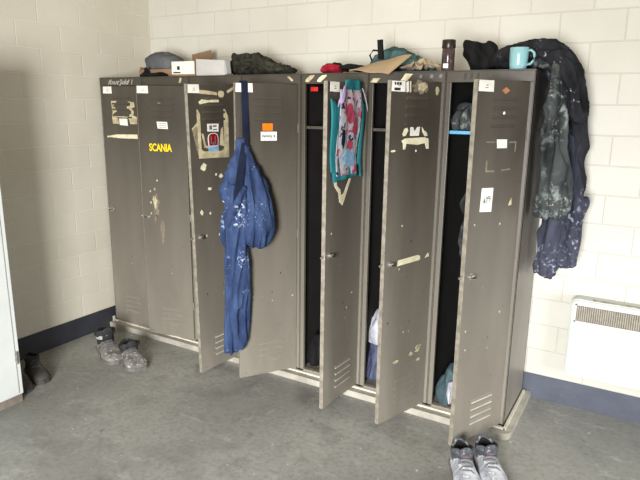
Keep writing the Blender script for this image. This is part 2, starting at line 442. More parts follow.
LB = {
 1: 'brown-grey metal locker against the left wall, white handwriting above its shut door',
 2: 'brown-grey metal locker with yellow capital lettering on its slightly ajar door',
 3: 'brown-grey metal locker with a red shield sticker in cream tape on its open door',
 4: 'brown-grey metal locker with an orange sticker over a white name label on its door',
 5: 'brown-grey metal locker with the printed teal towel hanging on its open door',
 6: 'brown-grey metal locker with a cream tape arch and pale strip on its open door',
 7: 'brown-grey metal locker at the right end, tall white note on its open door',
}
doors = {}; roots = {}
for n in range(1, 8):
    roots[n], doors[n] = locker(n, LB[n])

# number labels at the top left of every door
for n, (u0, u1) in {1: (.022, .108), 2: (.004, .09), 3: (.004, .085), 4: (.004, .10), 5: (.022, .105), 6: (.003, .095), 7: (.006, .104)}.items():
    poly(doors[n], [(u0, 1.688), (u1, 1.687), (u1-.002, 1.733), (u0+.002, 1.733)], 'white_paper', 'number_label', label='small white label')
    q = MB(); zc = 1.708
    q.box(-W+(u0+u1)/2-.008, -W+(u0+u1)/2+.012, HY-.0018, HY-.001, zc-.007, zc-.004).box(-W+(u0+u1)/2-.004, -W+(u0+u1)/2+.010, HY-.0018, HY-.001, zc+.003, zc+.006)
    q.build('faint_writing', 'grey_ink', doors[n])
# door 1
d = doors[1]
poly(d, [(.094, 1.638), (.15, 1.638), (.13, 1.618), (.112, 1.60), (.14, 1.59), (.146, 1.57), (.115, 1.558), (.11, 1.54), (.155, 1.525), (.16, 1.488), (.1, 1.487), (.096, 1.53), (.104, 1.56), (.098, 1.60)], 'tape', 'tape_residue')
poly(d, [(.25, 1.638), (.315, 1.63), (.32, 1.60), (.29, 1.59), (.31, 1.57), (.302, 1.545), (.336, 1.535), (.333, 1.49), (.27, 1.488), (.26, 1.52), (.24, 1.545), (.285, 1.555), (.285, 1.575), (.25, 1.59), (.245, 1.602), (.28, 1.61), (.28, 1.625)], 'tape', 'tape_residue')
poly(d, [(.11, 1.543), (.29, 1.535), (.29, 1.527), (.11, 1.533)], 'tape', 'tape_residue')
poly(d, [(.166, 1.523), (.243, 1.523), (.246, 1.477), (.168, 1.48)], 'white_paper', 'sticker', .0022)
poly(d, [(.036, 1.404), (.055, 1.404), (.13, 1.416), (.33, 1.421), (.334, 1.393), (.156, 1.391), (.06, 1.396), (.036, 1.392)], 'tape_light', 'tape_strip')
text('handwriting', "fout'jdd \\", 'chalk', .043, roots[1], (-.005, -.0015, 1.760-.046), (pi/2, 0, 0), .0006, .45, sx=1.5)
# door 2
d = doors[2]
poly(d, [(.155, 1.628), (.178, 1.628), (.178, 1.617), (.155, 1.617)], 'white_paper', 'paint_chip')
poly(d, ragged(.203, 1.622, .012, .012, 8), 'white_paper', 'paint_chip')
poly(d, [(.142, 1.512), (.22, 1.511), (.224, 1.467), (.148, 1.469)], 'white_paper', 'sticker')
q = MB()
for k in range(3): q.box(-W+.155, -W+.212, HY-.0022, HY-.001, 1.476+.012*k, 1.4795+.012*k)
q.build('faint_writing', 'grey_ink', d)
dtext(d, 'SCANIA', 'yellow', .066, .162, 1.346, bold=.0022, sx=.72, off=.002)
for k in range(5): poly(d, ragged(.06+random.uniform(0, .1), random.uniform(.85, 1.15), .012, .016, 8), 'tape', 'paint_chip')
poly(d, ragged(.105, .95, .05, .16, 26, .45), 'scuff', 'paint_scuff')
poly(d, ragged(.10, .99, .03, .07, 18, .5), 'tape', 'paint_scuff', .0016)
poly(d, ragged(.15, .80, .03, .14, 18, .4), 'scuff', 'paint_scuff')
# door 3
d = doors[3]
poly(d, [(.06, 1.60), (.066, 1.60), (.082, 1.575), (.082, 1.385), (.10, 1.372), (.235, 1.366), (.256, 1.38), (.262, 1.60), (.272, 1.60), (.296, 1.555), (.292, 1.325), (.06, 1.335), (.058, 1.53), (.02, 1.50), (.02, 1.492), (.058, 1.515)], 'tape', 'tape_residue')
poly(d, [(.085, 1.705), (.15, 1.70), (.212, 1.692), (.216, 1.676), (.15, 1.68), (.085, 1.685)], 'tape', 'tape_residue')
poly(d, ragged(.245, 1.684, .05, .04, 10), 'tape', 'tape_residue')
poly(d, [(.29, 1.70), (.345, 1.725), (.34, 1.705), (.30, 1.688)], 'tape', 'tape_residue')
poly(d, [(.075, 1.640), (.10, 1.655), (.15, 1.65), (.2, 1.656), (.228, 1.65), (.225, 1.638), (.15, 1.638), (.085, 1.628)], 'tape_light', 'tape_residue')
poly(d, [(.088, 1.47), (.10, 1.47), (.115, 1.405), (.135, 1.395), (.135, 1.385), (.105, 1.392)], 'tape', 'tape_residue')
poly(d, [(.222, 1.40), (.235, 1.49), (.25, 1.50), (.254, 1.39)], 'tape', 'tape_residue')
poly(d, [(.132, 1.522), (.218, 1.520), (.214, 1.476), (.131, 1.480)], 'white_paper', 'sticker')
q = MB(); q.box(-W+.145, -W+.165, HY-.0022, HY-.001, 1.488, 1.512); q.box(-W+.172, -W+.204, HY-.0022, HY-.001, 1.485, 1.492); q.box(-W+.172, -W+.2, HY-.0022, HY-.001, 1.503, 1.512)
q.build('faint_writing', 'grey_ink', d)
shp = [(.14, 1.40), (.136, 1.44), (.142, 1.458), (.158, 1.466), (.185, 1.466), (.20, 1.458), (.206, 1.44), (.203, 1.40)]
poly(d, [((u-.171)*1.15+.171, (z-1.433)*1.1+1.433) for u, z in shp], 'white_paper', 'sticker_border', .0022)
poly(d, shp, 'red', 'shield_sticker', .003, label='red shield-shaped sticker')
q = MB(); q.box(-W+.152, -W+.158, HY-.0036, HY-.003, 1.41, 1.452); q.box(-W+.183, -W+.189, HY-.0036, HY-.003, 1.41, 1.452); q.box(-W+.164, -W+.177, HY-.0036, HY-.003, 1.405, 1.418)
q.build('shield_mark', 'grey_ink', d)
poly(d, [(.133, 1.398), (.211, 1.396), (.21, 1.366), (.135, 1.369)], 'skyblue', 'blue_sticker', .002)
for k in range(4): poly(d, ragged(random.uniform(.05, .2), random.uniform(.75, 1.25), .014, .016, 8), 'tape_light', 'paint_chip')
for u, z, w_, h_ in ((.09, 1.285, .05, .035), (.22, 1.22, .03, .025), (.13, 1.16, .025, .02), (.06, 1.03, .02, .03)): poly(d, ragged(u, z, w_, h_, 12, .35), 'tape_light', 'paint_chip')
# door 4
d = doors[4]
poly(d, [(.153, 1.487), (.153, 1.525), (.211, 1.525), (.211, 1.487)], 'orange', 'orange_sticker', label='small orange sticker')
poly(d, [(.142, 1.433), (.142, 1.481), (.235, 1.481), (.235, 1.433)], 'white_paper', 'name_label', label='white name label')
dtext(d, 'PAWEL B', 'ink', .0185, .188, 1.456, bold=.0003)
# door 5 : tape remains below the towel
d = doors[5]
poly(d, [(.068, 1.262), (.075, 1.235), (.115, 1.195), (.125, 1.15), (.155, 1.13), (.175, 1.16), (.235, 1.262), (.215, 1.262), (.165, 1.19), (.14, 1.185), (.13, 1.215), (.10, 1.235), (.095, 1.262)], 'tape_light', 'tape_residue')
poly(d, [(.19, 1.71), (.205, 1.735), (.225, 1.735), (.205, 1.70)], 'tape', 'tape_residue')
# door 6
d = doors[6]
poly(d, ragged(.205, 1.712, .11, .058, 34, .3), 'scuff', 'tape_residue')
poly(d, ragged(.215, 1.716, .06, .04, 24, .35), 'tape', 'tape_residue', .0018)
poly(d, [(.10, 1.73), (.115, 1.735), (.12, 1.69), (.105, 1.685)], 'white_paper', 'label_scrap')
poly(d, [(.125, 1.735), (.132, 1.735), (.135, 1.69), (.128, 1.685)], 'tape_light', 'label_scrap')
q = MB()
for k in range(3): q.box(-W+.02+.016*k, -W+.03+.018*k, HY-.0022, HY-.001, 1.716, 1.728)
q.box(-W+.02, -W+.06, HY-.0022, HY-.001, 1.692, 1.704); q.build('faint_writing', 'ink', d)
poly(d, ragged(.325, 1.70, .025, .04, 9), 'tape', 'tape_residue')
poly(d, [(.088, 1.50), (.10, 1.523), (.12, 1.528), (.128, 1.515), (.112, 1.492), (.095, 1.49)], 'tape_light', 'tape_residue')
poly(d, [(.142, 1.49), (.142, 1.53), (.16, 1.532), (.172, 1.51), (.19, 1.53), (.21, 1.532), (.205, 1.49)], 'white_paper', 'label_scrap')
poly(d, [(.225, 1.53), (.24, 1.515), (.262, 1.505), (.27, 1.488), (.25, 1.487), (.23, 1.505)], 'tape_light', 'tape_residue')
poly(d, [(.083, 1.47), (.11, 1.48), (.25, 1.482), (.278, 1.475), (.284, 1.427), (.265, 1.427), (.252, 1.455), (.2, 1.448), (.118, 1.455), (.112, 1.43), (.097, 1.43), (.095, 1.455)], 'tape_light', 'tape_arch')
poly(d, [(.092, 0.872), (.098, .900), (.245, .905), (.262, .898), (.264, .88), (.25, .876)], 'tape_light', 'tape_strip')
poly(d, [(.30, .88), (.325, .905), (.335, .885)], 'tape_light', 'tape_residue')
for k in range(6): poly(d, ragged(random.uniform(.05, .3), random.uniform(.3, .42), .03*random.random()+.01, .02, 9, .5), 'tape', 'paint_scuff')
poly(d, ragged(.19, 1.42, .01, .012, 8), 'white_paper', 'paint_chip'); poly(d, ragged(.03, 1.425, .03, .012, 8), 'tape_light', 'paint_chip')
# door 7
d = doors[7]
poly(d, [(.160, 1.695), (.187, 1.709), (.215, 1.695), (.186, 1.680)], 'orange_pale', 'orange_sticker', label='faded orange sticker')
poly(d, [(.152, 1.489), (.222, 1.488), (.225, 1.450), (.157, 1.451)], 'white_paper', 'sticker')
for pts in ([(.078, 1.482), (.14, 1.48), (.14, 1.475), (.085, 1.476)], [(.24, 1.478), (.29, 1.478), (.29, 1.43), (.284, 1.43), (.283, 1.472), (.24, 1.472)],
            [(.09, 1.40), (.098, 1.40), (.1, 1.358), (.15, 1.356), (.15, 1.348), (.09, 1.35)], [(.2, 1.357), (.26, 1.36), (.26, 1.352), (.2, 1.35)]):
    poly(d, pts, 'scuff', 'tape_residue', .0009)
poly(d, [(.072, 1.178), (.076, 1.282), (.154, 1.279), (.151, 1.172)], 'white_paper', 'note', label='tall white paper note')
dtext(d, '479', 'grey_ink', .036, .114, 1.226, tilt=-.25, off=.0018, name='number')
poly(d, ragged(.185, 1.60, .012, .012, 8), 'white_paper', 'paint_chip', .003)
poly(d, [(.27, 1.19), (.29, 1.225), (.295, 1.19)], 'tape', 'paint_chip')
for n in (3, 4, 5, 6, 7):
    for k in range(5): poly(doors[n], ragged(random.uniform(.03, .33), random.uniform(.5, 1.2), .009, .011, 7), random.choice(['tape', 'slit', 'tape']), 'paint_chip')
# header scraps of tape on the fronts
def scrap(n, x, z, pts, mat='tape_light'):
    ox = -(P0+PS*(n-.5))
    MB().prism([(x+ox+a, z-.046+b) for a, b in pts], 1, -.0015, .002).build('tape_scrap', mat, roots[n])
leaf = [(-.03, -.017), (-.008, -.02), (.03, .012), (.028, .018), (.0, .015), (-.025, -.004)]
scrap(5, 1.703, 1.766, leaf, 'tape'); scrap(5, 1.778, 1.766, leaf)
scrap(6, 2.09, 1.752, [(-.025, -.01), (.01, -.012), (.03, .01), (-.01, .01)], 'tape')
scrap(6, 2.255, 1.766, [(-.03, -.024), (.005, -.024), (.04, .014), (.0, .016)])
for dx in (0, .055, .10): scrap(6, 2.335+dx, 1.768, [(-.008, -.008), (.006, -.01), (.01, .006), (-.004, .009)], 'grey_ink')
scrap(4, 1.575, 1.765, [(-.02, .012), (.01, -.014), (.022, -.008), (-.005, .014)], 'tape')
for dx in (0, .03, .06): scrap(7, 2.555+dx, 1.765, [(-.008, -.014), (.004, -.014), (.008, .014), (-.004, .014)], 'slit')
scrap(2, .755, 1.768, [(-.012, -.016), (.006, -.016), (.014, .012), (0, .016)], 'tape')
MB().box(1.69-(P0+PS*4.5), 1.735-(P0+PS*4.5), .03, .034, 1.70-.046, 1.722-.046).build('inner_label', 'redbright', roots[5])

# ------------------------------------------------------------------ blue overalls on door 4
root = empty('overalls', D(4, .05, .22, .05)); tag(root, 'blue paint-splashed work overalls knotted and hanging from the top of a locker door', 'overalls')
Mi = Matrix.Translation(root.location).inverted()
a4 = radians(ANG[4]); E1 = Vector((cos(a4), sin(a4), 0))
def S(u, z, off, r1, r2): return (D(4, u-.62*off, z, off), r1, r2)
b = MB()
b.loft([S(.045, 1.445, .02, .018, .012), S(.062, 1.38, .03, .026, .022), S(.085, 1.29, .045, .048, .034), S(.115, 1.18, .058, .082, .046), S(.13, 1.05, .068, .098, .058),
        S(.135, .95, .07, .094, .058), S(.135, .895, .068, .075, .05), S(.13, .862, .06, .03, .03)], E1, 40, (.045, 4, .5), Mi)
b.loft([S(.03, 1.44, .02, .016, .012), S(.015, 1.36, .028, .02, .018), S(-.01, 1.26, .04, .036, .03), S(-.034, 1.175, .045, .046, .036), S(-.008, 1.10, .05, .036, .034),
        S(-.022, 1.03, .052, .052, .042), S(-.025, .93, .052, .052, .042), S(-.015, .86, .05, .04, .035)], E1, 36, (.06, 4, 1.2), Mi)
b.loft([S(.03, 1.20, .06, .06, .04), S(.02, 1.10, .075, .06, .04), S(.015, 1.0, .075, .066, .04), S(.012, .86, .062, .068, .036), S(.01, .7, .05, .07, .032), S(.005, .52, .045, .068, .03)], E1, 40, (.07, 5, 2.1), Mi)
b.loft([S(-.022, .66, .045, .044, .034), S(-.026, .45, .043, .043, .030), S(-.032, .32, .042, .040, .030), S(-.034, .245, .04, .036, .028)], E1, 28, (.06, 3, .2), Mi)
b.loft([S(.036, .66, .036, .042, .03), S(.034, .45, .034, .036, .028), S(.022, .32, .034, .034, .028), S(.016, .262, .034, .030, .026)], E1, 28, (.06, 3, 1.2), Mi)
b.loft([S(.042, 1.435, .015, .02, .012), S(.04, 1.36, .03, .03, .02), S(.035, 1.27, .045, .055, .03), S(.04, 1.17, .05, .07, .036), S(.04, 1.08, .055, .06, .035)], E1, 30, (.05, 4, .9), Mi)
o = soften(b.build('coverall', 'blue', root), .0055, 2, .013, .045, .003, .025, 2, .16)
b = MB()                                                        # crossing knot fold
b.loft([S(.075, 1.20, .10, .012, .012), S(.04, 1.13, .118, .022, .016), S(.0, 1.06, .115, .026, .018), S(-.03, .99, .10, .018, .016)], E1, 20, (0, 3, 0), Mi)
soften(b.build('knot', 'blue', root), .006, 3, .004, .05, 0, .03, 5)
b = MB()                                                        # dark strap over the top of the door
path = [(.048, 1.55, -.03), (.05, 1.70, -.032), (.05, 1.744, -.024), (.05, 1.746, .0), (.05, 1.735, .008), (.052, 1.6, .008), (.048, 1.45, .024), (.02, 1.36, .062), (-.005, 1.28, .092), (-.028, 1.18, .112), (-.042, 1.10, .124)]
t = bmesh.new(); rows = []
for i, (u, z, off) in enumerate(path):
    w = .017 if i < 7 else .02
    rows.append([t.verts.new(Mi @ D(4, u+sx*w, z, off+dd)) for sx, dd in ((-1, 0), (1, 0), (1, .004), (-1, .004))])
for A, B in zip(rows, rows[1:]):
    for j in range(4): t.faces.new((A[j], A[(j+1) % 4], B[(j+1) % 4], B[j]))
t.faces.new(rows[0]); t.faces.new(rows[-1][::-1]); bmesh.ops.recalc_face_normals(t, faces=t.faces); b.add(t)
tag(b.build('strap', 'navy_strap', root), 'dark navy strap')

# ------------------------------------------------------------------ printed towel on door 5
root = empty('towel', D(5, .18, 1.27, .01)); tag(root, 'teal bordered towel with pink and violet print hanging on an open locker door', 'towel')
Mi = Matrix.Translation(root.location).inverted()
def sheet(name, mat, f, nu, nv, th, parent, solid=True):
    t = bmesh.new(); g = [[t.verts.new(f(i/nu, j/nv)) for i in range(nu+1)] for j in range(nv+1)]
    for j in range(nv):
        for i in range(nu): t.faces.new((g[j][i], g[j][i+1], g[j+1][i+1], g[j+1][i]))
    bmesh.ops.recalc_face_normals(t, faces=t.faces)
    bmesh.ops.solidify(t, geom=list(t.faces), thickness=th)
    b = MB(); b.add(t); return b.build(name, mat, parent, True)
def tw(u, z, wob=1):
    return Mi @ D(5, u-.018, z, .010+.006*wob*abs(sin(u*34+z*4))+.006*sin(z*17))
def field(s, t):
    z = 1.70-.415*t; ul = .095+.02*(1-t)**2-.01*t; ur = .318-.02*t
    return tw(ul+(ur-ul)*s, z)
tag(sheet('printed_field', 'towel', field, 20, 26, .003, root), 'pale field printed with pink and red shapes')
sheet('left_border', 'teal', lambda s, t: tw((.024+.018*t)+(.09)*s, 1.655-.03*s-.345*t, .8), 6, 20, .003, root)
sheet('right_border', 'teal', lambda s, t: tw((.318-.012*t)+(.028)*s, 1.66-.02*s-.38*t, .8), 5, 20, .003, root)
sheet('top_border', 'teal', lambda s, t: tw(.17+.15*s, 1.745-.06*t+.008*sin(s*3), .8), 8, 5, .003, root)
sheet('bottom_border', 'teal', lambda s, t: tw(.055+.26*s, 1.312+.018*s-.055*t, .8), 10, 5, .003, root)
sheet('turned_corner', 'violet', lambda s, t: tw(.09+.045*s+.055*(1-t)-.02, 1.712-.095*t+.02*s, 2)+Vector((.012, -.006, 0)), 5, 8, .003, root)
sheet('folded_corner', 'whitecloth', lambda s, t: tw(.295+.06*s+.012*t, 1.71-.03*s-.09*t*(s*.8+.2), 2)+Vector((.014, -.006, 0)), 6, 6, .003, root)
# abstract printed marks
for (u, z, w, h, m) in ((.19, 1.585, .075, .085, 'print_red'), (.245, 1.52, .05, .10, 'print_red'), (.21, 1.43, .05, .05, 'print_red'), (.14, 1.47, .03, .10, 'navy_strap'), (.20, 1.365, .11, .085, 'skyblue'), (.20, 1.345, .12, .012, 'white_paper')):
    pts = ragged(0, 0, w, h, 14, .25)
    t = bmesh.new(); vs = [t.verts.new(tw(u+a, z+c)+(D(5, 0, 0, .004)-D(5, 0, 0, 0))) for a, c in pts]; t.faces.new(vs); bmesh.ops.triangulate(t, faces=t.faces)
    bm_ = MB(); bm_.add(t); bm_.build('printed_mark', m, root)

# ------------------------------------------------------------------ pile of clothes over the right end
def garment(name, mat, lofts, label, cat, voxel=.0065, it=2, disp=.02, dscale=.06, d2=.005, seed=0, base=None, blobs=(), group=None, zs=.3):
    zmin = min(min(q[0][2] for q in st) for st, *_ in lofts) if lofts else min(c[2]-r[2] for c, r in blobs)
    c0 = lofts[0][0][0][0] if lofts else blobs[0][0]
    loc = Vector(base or (c0[0], c0[1], zmin)); Mi = Matrix.Translation(-loc)
    b = MB()
    for st, e1, fold in lofts: b.loft(st, e1, 40, fold, Mi)
    for c, r in blobs: b.blob(c, r, Mi)
    o = b.build(name, mat); o.location = loc
    soften(o, voxel, it, disp, dscale, d2, .03, seed, zs)
    tag(o, label, cat, group); return o
X = (1, 0, 0); Y = (0, 1, 0)
TOP = ZT
garment('work_trousers', 'navy', [
    ([((2.79, .33, TOP+.02), .07, .014), ((2.86, .32, TOP+.022), .075, .02), ((2.91, .31, TOP-.02), .07, .03), ((2.935, .30, 1.68), .065, .045), ((2.965, .29, 1.55), .07, .07), ((2.985, .27, 1.35), .07, .08), ((2.995, .27, 1.2), .07, .088), ((3.0, .27, 1.1), .065, .09)], Y, (.06, 5, .3)),
    ([((2.975, .25, 1.2), .052, .06), ((2.972, .24, 1.05), .055, .06), ((2.966, .24, .92), .054, .055), ((2.962, .24, .80), .05, .05)], X, (.08, 4, .3)),
    ([((3.06, .28, 1.2), .05, .06), ((3.06, .28, 1.05), .046, .058), ((3.06, .28, .95), .044, .055), ((3.058, .28, .855), .04, .05)], X, (.08, 4, 1.9))],
    'navy dusty work trousers hanging lowest at the right end of the lockers', 'trousers', seed=1)
garment('work_jacket', 'black', [
    ([((2.60, .27, 1.835), .10, .03), ((2.70, .26, 1.86), .13, .052), ((2.80, .25, 1.872), .14, .06), ((2.89, .23, 1.865), .15, .062), ((2.965, .22, 1.80), .15, .055), ((3.0, .21, 1.71), .145, .05),
      ((3.02, .21, 1.63), .14, .042), ((3.05, .22, 1.585), .10, .03)], Y, (.05, 5, .9)),
    ([((2.97, .30, 1.76), .05, .08), ((3.015, .31, 1.6), .05, .09), ((3.03, .31, 1.4), .05, .08), ((3.04, .31, 1.2), .045, .07)], X, (.06, 4, .4))],
    'black work jacket with white streaks thrown over the right end of the lockers', 'jacket', seed=4, base=(2.75, .25, 1.79))
garment('dusty_overshirt', 'charcoal', [
    ([((2.84, .15, TOP+.03), .05, .014), ((2.90, .13, TOP+.03), .05, .022), ((2.938, .11, TOP-.01), .045, .03), ((2.945, .085, 1.72), .045, .042), ((2.955, .08, 1.60), .05, .045), ((2.965, .08, 1.50), .045, .045)], Y, (.06, 5, .4)),
    ([((2.938, .075, 1.60), .026, .04), ((2.933, .075, 1.46), .032, .045), ((2.934, .08, 1.32), .040, .045), ((2.936, .085, 1.2), .042, .045), ((2.934, .09, 1.125), .034, .035)], X, (.07, 4, 1.4)),
    ([((2.975, .06, 1.60), .026, .04), ((2.985, .06, 1.46), .032, .05), ((3.006, .06, 1.32), .043, .05), ((3.018, .06, 1.2), .05, .05), ((3.024, .06, 1.13), .038, .035)], X, (.07, 4, 2.4))],
    'charcoal dusty overshirt with two hanging sleeves in front of the navy trousers', 'shirt', seed=6)
garment('knit_cap', 'soot', [
    ([((2.60, .20, 1.80), .06, .08), ((2.59, .2, 1.83), .072, .08), ((2.565, .20, 1.885), .078, .08), ((2.55, .2, 1.92), .072, .08), ((2.55, .2, 1.932), .06, .07)], X, (.03, 5, .4))],
    'black knitted cap standing on the lockers beside the black jacket', 'cap', voxel=.006, it=1, disp=.008, dscale=.07, seed=8, zs=1)

# ------------------------------------------------------------------ things on top of the lockers
z0 = TOP+.001
# mug
root = empty('mug', (2.785, .03, z0)); tag(root, 'turquoise glazed mug standing on the right end of the lockers', 'mug')
b = MB(); b.lathe([(.030, 0), (.036, .002), (.039, .02), (.041, .06), (.0415, .092), (.0395, .094), (.038, .09), (.036, .02), (.03, .006), (.001, .005)], 40); b.build('cup', 'mug', root, True)
b = MB(); b.tube([(.038, 0, .078), (.056, 0, .080), (.070, 0, .068), (.074, 0, .052), (.070, 0, .034), (.058, 0, .022), (.037, 0, .018)], .0055, 12); b.build('handle', 'mug', root, True)
root.rotation_euler = (0, 0, radians(-15))
# coffee jar
root = empty('jar', (2.462, .015, z0)); tag(root, 'brown jar with a dark lid standing beside the cardboard', 'jar')
b = MB(); b.lathe([(.027, 0), (.030, .003), (.030, .092), (.028, .098), (.028, .104)], 32); b.build('glass', 'jar_glass', root, True)
b = MB(); b.lathe([(.031, .100), (.032, .102), (.032, .136), (.030, .139), (.002, .140)], 32); b.build('lid', 'jar_lid', root, True)
b = MB(); b.box(-.012, .012, -.0318, -.0292, .010, .03); b.build('paper_label', 'white_paper', root)
# open carton with bundle and dark cloth
root = empty('cardboard_box', (.50, .25, z0)); tag(root, 'open brown cardboard box at the left end of the lockers, grey-blue bundle inside', 'box')
b = MB(); b.box(-.22, .22, -.13, -.127, 0, .045).box(-.22, .22, .127, .13, 0, .09).box(-.22, -.217, -.13, .13, 0, .07).box(.217, .22, -.13, .13, 0, .09).box(-.22, .22, -.13, .13, 0, .003)
b.build('tray', 'carton', root)
b = MB(); b.box(.06, .23, .10, .106, .02, .155, Matrix.Rotation(radians(-8), 4, 'Y')); b.build('raised_flap', 'carton', root)
b = MB(); b.box(-.21, .10, -.145, -.141, .012, .062, Matrix.Rotation(radians(4), 4, 'X')); b.build('front_flap', 'carton', root)
garment('fabric_bundle', 'bluegrey', [([((.292, .24, z0+.085), .075, .06), ((.305, .24, z0+.09), .09, .075), ((.36, .24, z0+.094), .095, .08), ((.44, .24, z0+.09), .095, .075), ((.52, .24, z0+.065), .085, .058), ((.60, .24, z0+.035), .06, .03)], Y, (.02, 3, .4))],
        'grey-blue folded fabric bundle resting in the open cardboard box', 'bundle', disp=.006, seed=3, base=(.46, .24, z0+.05))
garment('black_gloves', 'soot', [([((.34, .07, z0+.008), .01, .008), ((.40, .07, z0+.016), .03, .016), ((.46, .07, z0+.010), .03, .010), ((.53, .075, z0+.014), .025, .013), ((.57, .08, z0+.008), .01, .008)], Y, (.12, 4, .4)),
        ([((.40, .07, z0+.02), .02, .02), ((.388, .072, z0+.05), .014, .014), ((.385, .072, z0+.058), .008, .008)], X, (0, 3, 0))],
        'crumpled black gloves in front of the open cardboard box', 'gloves', voxel=.005, disp=.012, dscale=.04, seed=5, zs=1)
root = empty('carton', (.76, .06, z0)); tag(root, 'small white-fronted carton between the cardboard box and the grey carton', 'box')
b = MB(); b.box(-.095, .095, -.035, .04, 0, .09, None, .002); b.build('carton_body', 'carton', root)
b = MB(); b.box(-.093, .095, -.0372, -.0352, .012, .088); b.build('front_label', 'white_paper', root)
b = MB(); b.box(-.080, -.020, -.0382, -.0372, .018, .026); b.box(-.047, -.025, -.0382, -.0372, .038, .06); b.build('print', 'ink', root)
root = empty('carton', (.99, .085, z0)); tag(root, 'plain grey-white carton beside the white-fronted carton', 'box')
b = MB(); b.prism([(-.13, 0), (.095, 0), (.095, .087), (-.13, .10)], 1, -.05, .0); b.build('carton_body', 'greybox', root)
b = MB(); b.prism([(.096, .004), (.106, .012), (.098, .08)], 1, -.046, -.004); b.build('side_flap', 'greybox', root)
# dark pile of shoes / clothing
garment('dark_jacket', 'khaki', [([((1.03, .22, z0+.03), .06, .03), ((1.07, .22, z0+.07), .07, .06), ((1.16, .22, z0+.07), .08, .06), ((1.26, .22, z0+.055), .08, .05), ((1.34, .21, z0+.035), .08, .034), ((1.42, .21, z0+.028), .07, .026), ((1.47, .2, z0+.016), .03, .012)], Y, (.08, 5, .4)),
        ([((1.06, .17, z0+.03), .03, .03), ((1.055, .17, z0+.10), .024, .02), ((1.05, .17, z0+.128), .016, .015)], X, (.05, 3, .4)),
        ([((1.13, .17, z0+.05), .03, .03), ((1.14, .17, z0+.11), .026, .024), ((1.145, .17, z0+.135), .016, .015)], X, (.05, 3, .4)),
        ([((1.21, .17, z0+.05), .04, .03), ((1.225, .17, z0+.10), .035, .024), ((1.24, .17, z0+.12), .02, .015)], X, (.05, 3, .4))],
        'dark olive crumpled jacket heaped on the lockers right of the cartons', 'jacket', voxel=.006, it=1, disp=.022, dscale=.05, d2=.006, seed=9, zs=1, base=(1.25, .21, z0))
# red cloth and black gloves
garment('red_cloth', 'redcloth', [([((1.71, .13, z0+.02), .03, .015), ((1.74, .13, z0+.028), .045, .026), ((1.79, .13, z0+.026), .045, .024), ((1.83, .13, z0+.02), .03, .018)], Y, (.1, 4, .4))],
        'small bundle of red cloth on the lockers, left of the teal bag', 'cloth', voxel=.006, disp=.006, dscale=.04, seed=11, zs=1)
garment('dark_gloves', 'soot', [([((1.80, .15, z0+.03), .03, .015), ((1.86, .15, z0+.034), .05, .018), ((1.93, .16, z0+.028), .045, .016), ((2.0, .17, z0+.016), .03, .01)], Y, (.1, 4, .4)),
        ([((1.70, .16, z0+.045), .015, .008), ((1.74, .16, z0+.052), .03, .012), ((1.80, .15, z0+.05), .03, .012)], Y, (.1, 3, .4))],
        'black gloves lying over the red cloth', 'gloves', voxel=.006, disp=.006, dscale=.05, seed=12, zs=1, base=(1.86, .15, z0+.02))
# teal bag
root = empty('bag', (2.10, .26, z0)); tag(root, 'dark teal slumped bag with an upright black strap behind the cardboard sheet', 'bag')
Mi = Matrix.Translation(-root.location)
b = MB(); b.loft([((1.97, .26, z0+.02), .06, .02), ((2.01, .26, z0+.06), .08, .05), ((2.08, .26, z0+.075), .09, .068), ((2.15, .26, z0+.06), .09, .058), ((2.24, .27, z0+.04), .085, .036), ((2.30, .27, z0+.02), .05, .015)], Y, 40, (.07, 5, .8), Mi)
soften(b.build('sack', 'tealbag', root), .008, 2, .014, .06, .004, .03, 2, 1)
b = MB(); b.prism([(-.012, 0), (.016, 0), (.008, .10), (-.02, .098)], 1, -.03, -.016, Matrix.Translation((-.06, -.07, .075))); b.build('strap', 'soot', root)
b = MB(); b.tube([(-.115, -.07, .06), (-.135, -.07, .10), (-.115, -.07, .125), (-.08, -.07, .12), (-.065, -.07, .095)], .005, 8); b.build('cord', 'soot', root, True)
# cardboard sheet
t = bmesh.new(); nx, ny = 24, 10; g = []
Q = [Vector((-.155, -.03, .008)), Vector((.11, -.125, -.022)), Vector((.175, .0, .075)), Vector((-.11, .05, .024))]
for j in range(ny+1):
    row = []
    for i in range(nx+1):
        a, c = i/nx, j/ny
        p = Q[0]*(1-a)*(1-c)+Q[1]*a*(1-c)+Q[2]*a*c+Q[3]*(1-a)*c
        p.z += .012*sin(pi*a)*(.4+.6*c)+.004*sin(9*a)
        if .05+p.y > -.006: p.z = max(p.z, .006)
        row.append(t.verts.new(p))
    g.append(row)
for j in range(ny):
    for i in range(nx): t.faces.new((g[j][i], g[j][i+1], g[j+1][i+1], g[j+1][i]))
bmesh.ops.recalc_face_normals(t, faces=t.faces); bmesh.ops.solidify(t, geom=list(t.faces), thickness=.005)
b = MB(); b.add(t); o = b.build('cardboard_sheet', 'carton_light', None); o.location = (2.085, .05, z0+.006)
tag(o, 'tan cardboard sheet lying bent over the front edge of the lockers', 'cardboard')
t = bmesh.new(); nx, ny = 46, 30; g = []
for jj in range(ny+1):
    row = []
    for ii in range(nx+1):
        a, c = ii/nx, jj/ny
        env = (sin(pi*min(1, a*1.25+.02)) if a < .8 else .0)
        env = max(.05, (1-abs(a-.42)/.62))*(.35+.65*sin(pi*(.15+.75*c)))
        q = Vector((a*5.2, c*3.6, .7))
        rid = 1-2.2*abs(noise.noise(q))
        rid2 = 1-2.2*abs(noise.noise(q*2.3+Vector((4, 2, 9))))
        row.append(t.verts.new((-.115+.25*a+.012*noise.noise(q*1.7), -.065+.14*c+.01*noise.noise(q*1.3+Vector((9, 1, 3))), .003+env*(.028+.034*rid+.014*rid2))))
    g.append(row)
